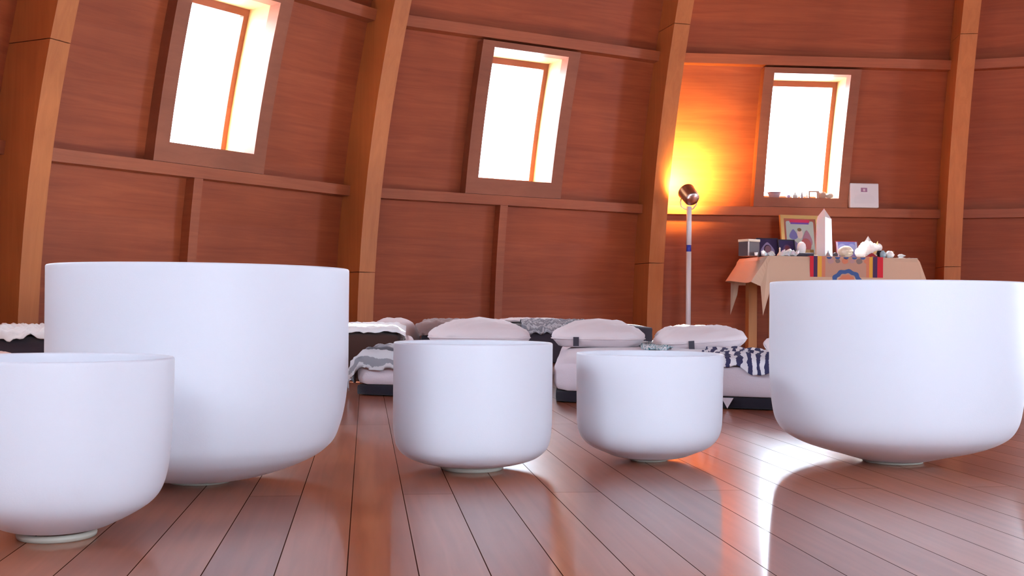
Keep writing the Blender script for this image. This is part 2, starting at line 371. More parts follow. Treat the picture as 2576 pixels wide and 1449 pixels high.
P_RBIG = [(.20, .004), (.28, .016), (.33, .027), (.45, .050), (.60, .077), (.73, .106), (.83, .139), (.90, .176), (.95, .235), (.975, .315), (.992, .42), (1, .55), (1, .66), (1, .78), (1, .9), (1, 1)]
P_MID = [(.22, .0), (.37, .0), (.40, .020), (.425, .036), (.54, .049), (.69, .072), (.83, .107), (.933, .165), (.978, .24), (.995, .33), (1, .43), (1, .58), (1, .72), (1, .86), (1, 1)]
P_SML = [(.20, .003), (.28, .009), (.366, .021), (.5, .05), (.6, .077), (.75, .119), (.84, .155), (.91, .202), (.955, .258), (.980, .33), (.989, .43), (.992, .58), (.995, .75), (1, .9), (1, 1)]
P_LFT = [(.22, .0), (.29, .004), (.32, .028), (.427, .059), (.543, .090), (.697, .139), (.827, .195), (.905, .263), (.95, .36), (.971, .47), (.985, .60), (.994, .75), (.998, .88), (1, 1)]
bowl(-.5370, 1.9352, .2518, .3703, P_BIG, 'large white frosted crystal bowl at the left, behind the nearest bowl', .050, 'pale rubber ring under the large left crystal bowl')
bowl(.7745, 2.2652, .2460, .3629, P_RBIG, 'large white frosted crystal bowl at the far right, in front of the altar table', .055, 'pale rubber ring under the large right crystal bowl')
bowl(-.0724, 2.1115, .1500, .2398, P_MID, 'medium white frosted crystal bowl in the middle of the row, on a cream ring', .055, 'cream rubber ring under the middle crystal bowl', ring_h=.009)
bowl(.2784, 2.2536, .1473, .2166, P_SML, 'small white frosted crystal bowl between the middle bowl and the large right bowl', .034, 'thin rubber ring under the small crystal bowl')
bowl(-.5951, 1.4689, .1460, .2357, P_LFT, 'white frosted crystal bowl nearest the camera, cut off by the left edge', .046, 'cream rubber ring under the nearest crystal bowl at the left edge', ring_h=.009)

# ------------------------------------------------------------------ floor mats, cushions and blankets
def rbox(nx=26, ny=26, nz=6, rad=.12):
    """unit rounded box as bmesh: x,y in 0..1, z in 0..1"""
    bm = bmesh.new(); bmesh.ops.create_cube(bm, size=2)
    bmesh.ops.subdivide_edges(bm, edges=bm.edges[:], cuts=15, use_grid_fill=True)
    return bm
def quadmap(Q, u, v):
    a, b, c, d = [Vector((*q, 0)) for q in Q]
    return (a*(1-u)+b*u)*(1-v)+(d*(1-u)+c*u)*v
def soft_slab(Q, z0, z1, rad, bulge=.01, wr=.004, seed=0):
    bm = rbox()
    L = ((Vector(Q[1])-Vector(Q[0])).length); D = (Vector(Q[3])-Vector(Q[0])).length; H = z1-z0
    for v in bm.verts:
        p = v.co; h = Vector((L/2, D/2, H/2)); q = Vector((p.x*h.x, p.y*h.y, p.z*h.z))
        # pull vertices onto rounded box
        r = min(rad, H/2*.98); inner = h-Vector((r, r, r))
        cl = Vector([max(-i, min(i, x)) for x, i in zip(q, inner)]); d = q-cl
        if d.length > 1e-6: q = cl+d.normalized()*r
        u = q.x/L+.5; vv = q.y/D+.5
        e = (1-(2*u-1)**4)*(1-(2*vv-1)**4)
        w_ = quadmap(Q, u, vv); n_ = wob(w_.x*2, w_.y*2, seed)
        z = (z0+z1)/2+q.z+(bulge*e+wr*n_*e)*(1 if q.z > 0 else 0)
        v.co = Vector((w_.x+wr*wob(w_.y*6, z*20, seed)*.5, w_.y+wr*wob(w_.x*6, z*20, seed+2)*.5, z))
    return bm
def mattress(label, Q, z0, z1, m, base_m, rad=.03, bulge=.01, group=None, notch=None):
    cx = sum(q[0] for q in Q)/4; cy = sum(q[1] for q in Q)/4
    g = empty('floor_mattress', (cx, cy, 0)); tag(g, label, 'mattress', group); inv = Matrix.Translation((-cx, -cy, 0))
    def part(name, bm, mm, sm=True): bm.transform(inv); return obj(name, bm, mm, g, sm)
    part('cushion', soft_slab(Q, z0, z1, rad, bulge), m)
    if z0 > 0.005:
        Q2 = [tuple(Vector((cx, cy))+(Vector(q)-Vector((cx, cy)))*.985) for q in Q]
        part('base_pad', soft_slab(Q2, 0, z0+.012, .012, 0, .001), base_m)
    return g, part
GM_ = 'floor mattresses laid out beyond the bowls'
QA = [(-.535, 3.80), (.110, 3.62), (.195, 5.30), (-.36, 5.45)]
QB = [(.135, 3.59), (.86, 3.33), (1.04, 5.35), (.245, 5.45)]
gA, pA = mattress('low white floor mattress with black base, under the grey striped blanket, behind the middle bowl', QA, .028, .140, M_MAT, M_BLACK, .04, .012, GM_)
gB, pB = mattress('low white floor mattress with black base, behind the small bowl and under two cushions', QB, .028, .140, M_MAT, M_BLACK, .04, .012, GM_)
bm = bmesh.new()   # corner of the cover hanging over the black base
f0 = quadmap(QB, .70, 0); dx = (quadmap(QB, .76, 0)-f0).normalized(); nn = Vector((dx.y, -dx.x, 0))
vs = [bm.verts.new(f0+nn*o+dx*a+Vector((0, 0, z))) for o in (.001, .007) for a, z in ((0, .036), (.036, .036), (.018, .004))]
bm.faces.new(vs[:3]); bm.faces.new(vs[3:][::-1])
for i in range(3): bm.faces.new((vs[i], vs[(i+1) % 3], vs[3+(i+1) % 3], vs[3+i]))
pB('cover_corner', bm, M_MAT, False)
gD, pD = mattress('dark brown mattress under a bright sheet, just right of the large left bowl', [(-1.45, 4.55), (-.475, 4.74), (-.62, 6.3), (-1.6, 6.1)], 0, .195, M_BROWN, None, .035, .006, GM_)
gE, pE = mattress('dark mattress with pale cover at the far left edge of the view', [(-2.60, 4.45), (-1.80, 4.45), (-1.80, 5.25), (-2.4, 5.25)], 0, .165, M_CHAR, None, .07, .01, GM_)
gF, pF = mattress('charcoal mattress under a grey woven blanket at the back, beyond the middle bowl', [(-.50, 6.10), (.775, 6.10), (.80, 7.2), (-.50, 7.3)], 0, .205, M_CHAR, None, .02, .004, GM_)

mattress('thin white mat at the back carrying the sunlit cushion, before the lamp', [(.84, 6.1), (1.25, 6.1), (1.28, 7.0), (.84, 7.0)], 0, .105, M_MAT, None, .03, .004, GM_)

def with_uv(bm, nu, nv, fn, th):
    """sheet with thickness: fn(u,v)->point; uv = (u,v)"""
    uvl = bm.loops.layers.uv.new('uv'); V = {}
    for s in (0, 1):
        for i in range(nu+1):
            for j in range(nv+1): V[s, i, j] = bm.verts.new(fn(i/nu, j/nv)+Vector((0, 0, 0 if s else -th)))
    def face(q):
        f = bm.faces.new([V[a] for a in q])
        for l, a in zip(f.loops, q): l[uvl].uv = (a[1]/nu, a[2]/nv)
    for s in (0, 1):
        for i in range(nu):
            for j in range(nv): face([(s, i, j), (s, i+1, j), (s, i+1, j+1), (s, i, j+1)])
    for i in range(nu):
        for j in (0, nv): face([(0, i, j), (0, i+1, j), (1, i+1, j), (1, i, j)])
    for j in range(nv):
        for i in (0, nu): face([(0, i, j), (0, i, j+1), (1, i, j+1), (1, i, j)])
def drape(Q, ztop, a0, a1, b0, b1, nu=60, nv=60, wr=.006, seed=0, rad=.03, lim=.2, hang=None, gap=.006, skew=0):
    """cloth laid over mat Q; a,b in metres from the mat's front-left corner, values outside the mat hang down"""
    o = Vector((*Q[0], 0)); L = (Vector(Q[1])-Vector(Q[0])).length; D = (Vector(Q[3])-Vector(Q[0])).length
    def fn(u, v):
        a = a0+(a1-a0)*u+skew*v; b = b0+(b1-b0)*v
        a += .012*wob(v*3, u*2, seed)
        b += .015*wob(u*4, v*2, seed+3)
        def fold(x, lo, hi):
            # arc length x -> (inside coord, drop, side)
            if x < lo+rad:
                e = lo+rad-x
                if e < rad*1.57: t = e/rad; return lo+rad-rad*math.sin(t), rad*(1-math.cos(t))
                return lo-.004-.06*(e-rad*1.57)*.3, rad+(e-rad*1.57)
            if x > hi-rad:
                e = x-hi+rad
                if e < rad*1.57: t = e/rad; return hi-rad+rad*math.sin(t), rad*(1-math.cos(t))
                return hi+.004, rad+(e-rad*1.57)
            return x, 0
        A, da = fold(a, 0, L); B, db = fold(b, 0, D); drop = max(da, db)+.35*min(da, db)
        p = quadmap(Q, A/L, B/D); w_ = wr*wob(a*9, b*9, seed)
        z = ztop+gap+abs(w_)*1.2-min(drop, ztop+gap-.004)
        if A < 0 or A > L or B < 0 or B > D or drop > rad*.9:
            n = Vector((A/L-.5, B/D-.5, 0)); 
            if db >= da: n = Vector((0, -1 if B < D/2 else 1, 0))
            else: n = Vector((-1 if A < L/2 else 1, 0, 0))
            p = p+n*(gap+.004+abs(w_))
        return Vector((p.x, p.y, z))
    bm = bmesh.new(); with_uv(bm, nu, nv, fn, .0035); return bm
def cloth(name, bm, m, label, cat, group=None):
    xs = [v.co.copy() for v in bm.verts]; c = sum(xs, Vector())/len(xs); c.z = min(v.z for v in xs)
    bm.transform(Matrix.Translation(-c)); o = obj(name, bm, m, None, True, c); return tag(o, label, cat, group)
cloth('striped_blanket', drape(QA, .152, -.10, .50, -.055, .50, wr=.012, seed=1, rad=.045), M_STRIPE, 'grey and white striped blanket draped over the corner of the mattress behind the middle bowl', 'blanket', 'striped blankets')
cloth('white_sheet', drape([(-1.45, 4.55), (-.475, 4.74), (-.62, 6.3), (-1.6, 6.1)], .202, .02, 1.03, -.008, 1.3, wr=.012, seed=4, rad=.02), M_SHEET, 'sunlit white sheet on the dark brown mattress beside the large left bowl', 'sheet')
cloth('white_sheet', drape([(-2.60, 4.45), (-1.80, 4.45), (-1.80, 5.25), (-2.4, 5.25)], .176, .05, .78, .0, .78, wr=.03, seed=5, rad=.06), M_SHEET, 'sunlit rumpled white sheet on the dark mattress at the far left edge', 'sheet')
cloth('grey_blanket', drape([(-.50, 6.10), (.775, 6.10), (.80, 7.2), (-.50, 7.3)], .212, .55, 1.02, -.05, .62, wr=.02, seed=6, rad=.02), M_GREY, 'grey woven blanket over the charcoal mattress, between the first two cushions', 'blanket')
cloth('brown_blanket', drape([(-.50, 6.10), (.775, 6.10), (.80, 7.2), (-.50, 7.3)], .212, -.02, .40, -.06, .8, wr=.016, seed=9, rad=.02), fabric('mauve_brown_cloth', (.30, .20, .19)), 'rumpled mauve brown blanket on the charcoal mattress left of the round cushion', 'blanket')
cloth('patterned_blanket', drape(QB, .152, .32, .42, .55, 1.2, wr=.012, seed=11, rad=.03), M_TEAL, 'white and teal patterned blanket on the mattress between the second and third cushions', 'blanket')
cloth('striped_blanket', drape(QB, .153, .46, .80, -.025, .62, nu=40, wr=.012, seed=14, rad=.045, skew=.1), M_STRIPE2, 'navy and white striped blanket folded over the mattress beside the large right bowl', 'blanket', 'striped blankets')

def pillow(name, label, loc, size, rz=0, tilt=(0, 0), m=M_COTTON, seed=0, ex=2.6, tagpos=None, group='white cushions on the mattresses', crease=.004, cat='cushion', peak=0):
    bm = bmesh.new(); nu, nv = 56, 28; W, D, H = size
    def fn(u, v):
        t = 2*math.pi*u; ph = math.pi*(v-.5)
        cx = math.copysign(abs(math.cos(t))**(2/ex), math.cos(t)); sy = math.copysign(abs(math.sin(t))**(2/ex), math.sin(t))
        cr = abs(math.cos(ph))**.62; sz = math.copysign(abs(math.sin(ph))**1.15, math.sin(ph))
        x, y = cx*cr, sy*cr
        pinch = 1-.22*(max(abs(x), abs(y)))**4
        z = sz*pinch+(peak*max(0, 1-abs(x)*1.3-abs(y)) if sz > 0 else 0)
        n = crease*(wob(x*4, y*4, seed)+.6*math.sin(9*math.atan2(y, x)+seed)*max(abs(x), abs(y))**3)
        return Vector((x*W/2, y*D/2, z*H/2+n))
    grid(bm, nu, nv, fn, closed_u=True); bmesh.ops.remove_doubles(bm, verts=bm.verts, dist=1e-5)
    zmin = min(v.co.z for v in bm.verts)
    for v in bm.verts: v.co.z = max(v.co.z, zmin+.22*H)  # settles flat where it rests
    zmin = min(v.co.z for v in bm.verts)
    for v in bm.verts: v.co.z -= zmin
    g = empty(name, loc, rz); g.rotation_euler = (tilt[0], tilt[1], rz); tag(g, label, cat, group)
    obj('cover', bm, m, g, True)
    # piped edge seam
    bs = bmesh.new(); pts = []
    zc = H*.28
    for i in range(73):
        t = 2*math.pi*i/72
        pts.append(((abs(math.cos(t))**(2/ex))*math.copysign(1, math.cos(t))*W/2*1.003, (abs(math.sin(t))**(2/ex))*math.copysign(1, math.sin(t))*D/2*1.003, zc))
    tube(bs, pts, .0022, 6); obj('seam', bs, m, g, True)
    if tagpos:
        bt = bmesh.new(); x, y, z = tagpos; box(bt, (x-.011, y-.003, z), (x+.011, y, z+.035)); o = obj('label_tab', bt, M_DARK, g); o.rotation_euler = (0, R_(-28), 0) if False else (0, 0, 0); o['label'] = 'small black fabric tab'
    return g
pillow('cushion', 'puffy off-white cushion resting on the mattress directly behind the middle bowl', (-.13, 4.45, .152), (.405, .34, .118), R_(6), seed=1, crease=.006, peak=.25)
pillow('cushion', 'off-white cushion with a black corner tab, between the middle bowl and the small bowl', (.345, 4.45, .152), (.37, .32, .118), R_(-8), seed=2, tagpos=(-.075, -.163, .006), crease=.006, peak=.25)
pillow('cushion', 'flatter off-white cushion with a small black tab, behind the small bowl and before the lamp', (.745, 4.42, .150), (.36, .30, .105), R_(10), (0, R_(-4)), seed=3, tagpos=(-.085, -.148, .004), crease=.006)
pillow('cushion', 'bright sunlit cushion beyond the flatter cushion at the foot of the lamp', (1.03, 6.35, .115), (.43, .34, .115), R_(-5), seed=4, crease=.008)
pillow('cushion', 'low pale pillow lying at the back beyond the white sheet, below the second rib', (-.69, 6.55, .0), (.32, .30, .30), 0, seed=5, crease=.004, m=M_COTTON)
pillow('cushion', 'pale pillow edge showing on the back mattress between the first two cushions', (.13, 6.98, .208), (.44, .26, .035), 0, seed=8)
pillow('cushion', 'small bright white bolster end beside the dark brown mattress, left of the middle bowl', (-.495, 5.25, .085), (.085, .24, .10), R_(4), seed=6, ex=2.2)
pillow('cushion', 'pale pink cushion at the far left edge in front of the dark mattress', (-2.02, 4.2, .002), (.42, .3, .15), R_(10), seed=7, m=M_TAN)
pillow('cushion', 'white cushion end squeezed beside the large right bowl over the striped blanket', (.865, 3.42, .155), (.14, .30, .05), R_(12), (R_(16), 0), seed=10, ex=2.3)

# ------------------------------------------------------------------ floor lamp
L0 = (1.345, 8.52)
lamp = empty('floor_lamp', (*L0, 0)); tag(lamp, 'white pole lamp with a steel can head lighting the wall, left of the altar table', 'lamp')
bm = bmesh.new(); lathe(bm, [(0, 0), (.15, 0), (.15, .012), (.03, .022), (.0, .022)], 40); obj('base', bm, M_POLE, lamp, True)
bm = bmesh.new(); tube(bm, [(0, 0, .02), (0, 0, .74)], .0195, 20); tube(bm, [(0, 0, .79), (0, 0, 1.085)], .0195, 20); obj('pole', bm, M_POLE, lamp, True)
bm = bmesh.new(); tube(bm, [(0, 0, .738), (0, 0, .792)], .0185, 20); o = obj('tape_band', bm, M_BLUE, lamp, True); o['label'] = 'band of blue tape'
bm = bmesh.new()
hd = Vector((-.25, .70, .52)).normalized(); hc = Vector((.0, -.02, 1.165))
MR = Matrix.Translation(hc)@hd.to_track_quat('Z', 'Y').to_matrix().to_4x4()
lathe(bm, [(0, -.065), (.048, -.062), (.060, -.045), (.064, .06), (.067, .064), (.064, .066), (.060, .062), (.056, -.04), (0, -.055)], 40, M=MR); obj('lamp_head', bm, M_STEEL, lamp, True)
bm = bmesh.new(); pts = [Vector((-.058, 0, 1.16)), Vector((-.066, 0, 1.12)), Vector((-.06, 0, 1.085)), Vector((-.03, 0, 1.065)), Vector((0, 0, 1.06)), Vector((.03, 0, 1.068)), Vector((.055, 0, 1.10)), Vector((.062, 0, 1.15))]
tube(bm, pts, .005, 8); obj('bracket', bm, M_STEEL, lamp, True)
bulbm = bpy.data.materials.new('bulb_glow'); bulbm.use_nodes = True; B = bulbm.node_tree.nodes['Principled BSDF']
B.inputs['Emission Color'].default_value = (1, .50, .10, 1); B.inputs['Emission Strength'].default_value = 30
bm = bmesh.new(); lathe(bm, [(0, -.02), (.03, -.015), (.038, .01), (.028, .035), (0, .045)], 24, M=MR); obj('bulb', bm, bulbm, lamp, True)
sp = bpy.data.lights.new('lamp_light', 'SPOT'); sp.energy = 85; sp.color = (1, .70, .16); sp.spot_size = R_(150); sp.spot_blend = 1; sp.shadow_soft_size = .03
spo = bpy.data.objects.new('lamp_light', sp); link(spo); spo.location = Vector((*L0, 0))+hc+hd*.07; spo.rotation_euler = Vector((-.02, .38, .22)).to_track_quat('-Z', 'Y').to_euler()

# ------------------------------------------------------------------ altar table
AC = Vector((2.460, 8.285, 0)); AR = R_(10.5)      # middle of the front edge, facing -Y
tv = Vector((math.cos(AR), math.sin(AR), 0)); nv_ = Vector((-math.sin(AR), math.cos(AR), 0))
TZ = .695; TW = 1.165; TD = .56
tb = empty('altar_table', AC+nv_*TD/2, AR); tag(tb, 'wooden altar table under the beige cloth, below the right window', 'table')
bm = bmesh.new(); box(bm, (-TW/2, -TD/2, TZ-.03), (TW/2, TD/2, TZ-.004), bev=.004); obj('table_top', bm, M_TABLE, tb)
for sx in (-1, 1):
    for sy in (-1, 1):
        bm = bmesh.new(); cx, cy = sx*(TW/2-.065), sy*(TD/2-.06); box(bm, (cx-.035, cy-.035, 0), (cx+.035, cy+.035, TZ-.03), bev=.004); obj('leg', bm, M_TABLE, tb)
bm = bmesh.new(); box(bm, (-TW/2+.1, TD/2-.07, TZ-.12), (TW/2-.1, TD/2-.045, TZ-.03)); box(bm, (-TW/2+.1, -TD/2+.045, TZ-.12), (TW/2-.1, -TD/2+.07, TZ-.03)); obj('apron', bm, M_TABLE, tb)
# tablecloth: flat top, hanging sides, corners falling in pointed folds
def tablecloth():
    bm = bmesh.new(); W, D = TW/2+.006, TD/2+.006; n = 26
    a0, a1 = W, W+.20; b1 = D+.205
    def fn(u, v):
        x = (u*2-1)*a1; y = (v*2-1)*b1
        ex = max(abs(x)-W, 0); ey = max(abs(y)-D, 0); sx = math.copysign(1, x); sy = math.copysign(1, y)
        if ex == 0 and ey == 0: return Vector((x, y, TZ+.001+.0015*wob(x*5, y*5)))
        if ey == 0: return Vector((sx*(W+.012+ex*(.62 if sx < 0 else .35)+.01*math.sin(y*14)*ex/.2), y, TZ+.001-ex*.93+.01*math.sin(y*9)*ex/.2))
        if ex == 0: return Vector((x, sy*(D+.008+ey*.05), TZ+.001-ey))
        # corner square folds into a hanging point
        drop = ex*.95+ey*1.25; k = min(ex, ey)
        return Vector((sx*(W+.012+ex*.30-ey*.05), sy*(D+.008+ey*.05+.10*k-.04*ex), TZ+.001-drop*.98))
    us = [0, .05, .1]; 
    V = {}
    def cuts(W, tot):
        e = W/tot; L = []
        m = 7
        for i in range(m): L.append((1-e)/2*i/m)
        for i in range(15): L.append((1-e)/2+e*i/14)
        for i in range(1, m+1): L.append(1-(1-e)/2+(1-e)/2*i/m)
        return L
    U_, V_ = cuts(W, a1), cuts(D, b1)
    for s in (0, 1):
        for i, u in enumerate(U_):
            for j, v in enumerate(V_): V[s, i, j] = bm.verts.new(fn(u, v)+Vector((0, 0, .0015*s)))
    for s in (0, 1):
        for i in range(len(U_)-1):
            for j in range(len(V_)-1): bm.faces.new((V[s, i, j], V[s, i+1, j], V[s, i+1, j+1], V[s, i, j+1]))
    return bm
o = obj('tablecloth', tablecloth(), M_LINEN, None, False, AC+nv_*TD/2); o.rotation_euler = (0, 0, AR)
tag(o, 'plain beige cloth draped over the altar table with hanging corner points', 'tablecloth')
def at(px, d, h=0):
    """point on the altar top: px = position along the front (m from middle), d = distance back from the front edge"""
    return AC+tv*(px+.40*d)+nv_*d+Vector((0, 0, TZ+.004+h))
def K(xp): return (xp-2121)*.00299       # metres along the table front
# brocade runner hanging over the front
runner = empty('altar_runner', AC+Vector((0, 0, TZ)), AR); tag(runner, 'embroidered runner with red, purple and yellow borders hanging over the front of the altar', 'runner')
cl = {'red': (.60, .03, .05), 'plum': (.07, .035, .10), 'yel': (.72, .40, .06), 'sal': (.62, .22, .13), 'base': (.50, .30, .22), 'blue': (.06, .12, .30), 'org': (.66, .30, .08), 'pink': (.46, .28, .28), 'grn': (.24, .19, .17)}
MM = {k: fabric('brocade_'+k, v, scale=500) for k, v in cl.items()}
bands = [(2033, 2042, 'red'), (2042, 2052, 'plum'), (2052, 2063, 'yel'), (2063, 2072, 'sal'), (2072, 2178, 'base'), (2178, 2186, 'sal'), (2186, 2195, 'yel'), (2195, 2207, 'plum'), (2207, 2222, 'red')]
for a, b, cn in bands:
    bm = bmesh.new(); x0, x1 = K(a)*1.03-.008, K(b)*1.03-.008
    box(bm, (x0, -.0215, -.30), (x1, -.0185, .006)); box(bm, (x0, -.0185, .003), (x1, .22, .006)); obj('border_band' if cn != 'base' else 'centre_panel', bm, MM[cn], runner)
bm = bmesh.new(); cx = (K(2072)+K(2178))/2
def arch(bm, cx, cz, r0, r1, y, t0=0, t1=math.pi, sx=1, n=24, mi=0, dy=.001):
    V = []
    for i in range(n+1):
        t = t0+(t1-t0)*i/n; wv = 1+.05*math.sin(t*10); V.append([bm.verts.new((cx+math.cos(t)*r*wv*sx, yy, cz+math.sin(t)*r*wv)) for r, yy in ((r0, y), (r1, y), (r1, y-dy), (r0, y-dy))])
    for A, Bq in zip(V, V[1:]):
        for i in range(4): bm.faces.new((A[i], A[(i+1) % 4], Bq[(i+1) % 4], Bq[i])).material_index = mi
    for q in (V[0], V[-1]): bm.faces.new(q).material_index = mi
arch(bm, cx, -.185, .066, .096, -.0216, sx=1.25); obj('cloud_motif', bm, MM['blue'], runner)
bm = bmesh.new(); arch(bm, cx, -.19, .001, .060, -.0216, sx=1.2); obj('mound_motif', bm, MM['sal'], runner)
for i in range(6):
    bm = bmesh.new(); arch(bm, K(2082)+i*.057, -.028, .001, .016 if i % 2 else .021, -.0216, 0, 2*math.pi, sx=1.2, n=14)
    obj('lotus_motif', bm, MM[('pink', 'grn', 'sal')[i % 3]], runner)
for i in range(5):
    bm = bmesh.new(); arch(bm, K(2078)+i*.067, .001, .001, .016, -.0216, math.pi, 2*math.pi, n=10, sx=1.3); obj('scallop_motif', bm, MM['blue'], runner)

# objects on the altar ------------------------------------------------------------------
def thing(name, label, cat, p, rz=AR, group=None): o = empty(name, p, rz); return tag(o, label, cat, group)
g = thing('glass_box', 'smoky glass box with a white lid edge at the left end of the altar', 'box', at(K(1872), .14), AR+R_(24))
bm = bmesh.new(); box(bm, (-.06, -.05, 0), (.06, .05, .105), bev=.003); obj('box_body', bm, M_GLASS, g)
bm = bmesh.new(); box(bm, (-.063, -.053, .105), (.063, .053, .124), bev=.003); obj('lid', bm, M_SHELL, g)
bm = bmesh.new(); box(bm, (-.061, -.052, .0), (-.052, -.045, .105)); obj('edge_strip', bm, M_WHITE, g)
def cup(name, label, p, prof, m, cat, n=24, smooth=True, group=None):
    bm = bmesh.new(); lathe(bm, prof, n); o = obj(name, bm, m, None, smooth, p); return tag(o, label, cat, group)
cup('votive_cup', 'tiny white cup in front of the smoky glass box', at(K(1890), .035), [(0, 0), (.010, 0), (.014, .024), (.012, .024), (.009, .003), (0, .003)], M_WHITE, 'cup')
cup('glass_votive', 'small bright glass votive in front of the hooded portrait', at(K(1908), .03), [(0, 0), (.013, 0), (.015, .034), (.013, .034), (.011, .004), (0, .004)], M_WHITE, 'glass')
def photo(name, label, p, w, h, layers, rz, lean, border=.008, bm_mat=M_DARK, cat='framed photo', d=.012):
    g = thing(name, label, cat, p, rz)
    g.rotation_euler = (-lean, 0, rz)
    bm = bmesh.new()
    for lo, hi in (((-w/2, 0, 0), (w/2, d, border)), ((-w/2, 0, h-border), (w/2, d, h)), ((-w/2, 0, border), (-w/2+border, d, h-border)), ((w/2-border, 0, border), (w/2, d, h-border))): box(bm, lo, hi)
    obj('frame', bm, bm_mat, g)
    bm = bmesh.new(); ms = []
    box(bm, (-w/2+border, .004, border), (w/2-border, d-.001, h-border), mi=0); ms.append(flat(name+'_ground', layers[0]))
    y = .004
    for i, (shape, cx, cz, rx, rz_, col) in enumerate(layers[1:], 1):
        y -= .0004; ms.append(flat('print_tone', col))
        n = 28; pts = []
        for j in range(n):
            t = 2*math.pi*j/n; x, z = math.cos(t), math.sin(t)
            if shape == 'r': x, z = math.copysign(min(1, abs(x)*1.5), x), math.copysign(min(1, abs(z)*1.5), z)
            if shape == 't': x = x*(1-max(z, -.6)*.55)
            pts.append(bm.verts.new((cx*w+x*rx*w, y, cz*h+z*rz_*h)))
        bm.faces.new(pts).material_index = i
    obj('picture', bm, ms, g)
    return g
photo('framed_photo', 'dark framed portrait of a hooded person in white, left of its twin on the altar', at(K(1923), .17), .165, .145, [(.035, .018, .07), ('t', 0, .40, .30, .38, (.28, .22, .38)), ('o', .0, .40, .17, .25, (.05, .02, .05)), ('o', .02, .38, .14, .22, (.20, .10, .13))], AR+R_(-6), R_(12))
photo('framed_photo', 'dark framed portrait with a reddish face, right of the hooded portrait', at(K(1976), .15), .145, .135, [(.03, .018, .08), ('o', .02, .42, .25, .30, (.10, .04, .12)), ('o', .02, .40, .17, .25, (.17, .04, .06))], AR+R_(8), R_(12))
thk = photo('thangka_painting', 'gilt-framed painting of seated figures leaning at the back of the altar', at(K(2019), .40, .006), .325, .34,
    [(.30, .09, .06), ('r', .0, .46, .36, .40, (.34, .38, .36)), ('r', .0, .86, .26, .035, (.45, .02, .08)), ('r', .0, .81, .24, .02, (.12, .05, .28)), ('t', -.18, .55, .10, .12, (.13, .12, .30)), ('o', -.01, .56, .075, .11, (.52, .40, .36)), ('o', -.02, .66, .055, .04, (.16, .10, .05)), ('t', .17, .45, .12, .20, (.28, .14, .20)), ('o', .13, .30, .14, .16, (.32, .08, .09)), ('r', .10, .14, .20, .06, (.36, .24, .12)), ('o', -.2, .28, .12, .12, (.15, .12, .24)), ('r', .27, .14, .05, .06, (.22, .12, .03))], AR+R_(3), R_(9), .028, M_GOLD, 'painting', .022)
cup('white_egg', 'smooth white upright egg-shaped figure right of the small portraits', at(K(2011), .13, .014), [(0, 0), (.022, .002), (.031, .03), (.034, .055), (.029, .082), (.015, .098), (0, .102)], M_WHITE, 'figurine')
bm = bmesh.new(); box(bm, (-.036, -.022, 0), (.036, .03, .012), bev=.003); tag(obj('figure_stand', bm, M_DARK, None, False, at(K(2011), .13), (0, 0, AR)), 'small black stand under the white egg figure', 'stand')
bm = bmesh.new(); box(bm, (-.066, -.03, 0), (.066, .03, .026), bev=.006); tag(obj('black_box', bm, M_DARK, None, False, at(K(2016), .045), (0, 0, AR)), 'flat black case lying left of the tall crystal', 'case')
bm = bmesh.new(); box(bm, (-.018, -.015, 0), (.018, .015, .014), bev=.005); tag(obj('white_stone', bm, M_SHELL, None, True, at(K(2047)-.006, .03), (0, 0, AR+.3)), 'small white stone left of the foot of the tall crystal', 'stone')
def point(bm, r, h, tip, n=6, c=(0, 0, 0), rot=None, tw=0, mi=0, off=(0, 0), taper=.94):
    M = Matrix.Translation(c)@(rot or Matrix.Identity(4)); A = []; Bq = []
    for i in range(n):
        t = 2*math.pi*(i+tw)/n; A.append(bm.verts.new(M@Vector((r*math.cos(t), r*math.sin(t), 0)))); Bq.append(bm.verts.new(M@Vector((r*taper*math.cos(t), r*taper*math.sin(t), h+(.012*math.sin(i*2.3)*r/.06)))))
    T = bm.verts.new(M@Vector((off[0], off[1], h+tip)))
    for i in range(n):
        j = (i+1) % n; bm.faces.new((A[i], A[j], Bq[j], Bq[i])).material_index = mi; bm.faces.new((Bq[i], Bq[j], T)).material_index = mi
    bm.faces.new(A[::-1]).material_index = mi
bm = bmesh.new(); point(bm, .069, .295, .07, 6, tw=.2, taper=.84); tag(obj('quartz_point', bm, M_CRYST, None, False, at(K(2070), .10), (0, 0, AR)), 'tall white quartz crystal tower standing in the middle of the altar', 'crystal')
cup('stupa_figurine', 'tiny grey stupa in front of the foot of the tall crystal', at(K(2079), .012), [(0, 0), (.022, 0), (.022, .006), (.015, .010), (.012, .022), (.006, .030), (.003, .044), (0, .05)], mat('grey_pewter', (.35, .34, .36), .4), 'figurine')
# crystal cluster at the left front
rnd = random.Random(3)
def cluster(label, p, n, spread, r, m, name='crystal_cluster'):
    bm = bmesh.new()
    for i in range(n):
        x = (i/(n-1)-.5)*spread; a = rnd.uniform(-.7, .7); b = rnd.uniform(-.5, .5)
        point(bm, r*rnd.uniform(.7, 1.1), r*rnd.uniform(.8, 1.8), r*.9, 6, (x, rnd.uniform(-.012, .012), .002), Matrix.Rotation(a, 4, 'Y')@Matrix.Rotation(b, 4, 'X'), rnd.random())
    zm = min(v.co.z for v in bm.verts)
    for v in bm.verts: v.co.z = max(v.co.z, 0)
    return tag(obj(name, bm, m, None, False, p, (0, 0, AR)), label, 'crystal')
cluster('low cluster of white crystals in front of the hooded portrait', at(K(1924), .04), 5, .065, .020, M_CRYST)
cluster('low cluster of white crystals in front of the reddish portrait', at(K(1974), .035), 7, .10, .022, M_CRYST)
cup('bell_figurine', 'small pale spired figurine between the two dark portraits', at(K(1952), .05), [(0, 0), (.022, 0), (.020, .010), (.010, .024), (.006, .034), (.005, .05), (.007, .058), (0, .066)], M_SHELL, 'figurine')
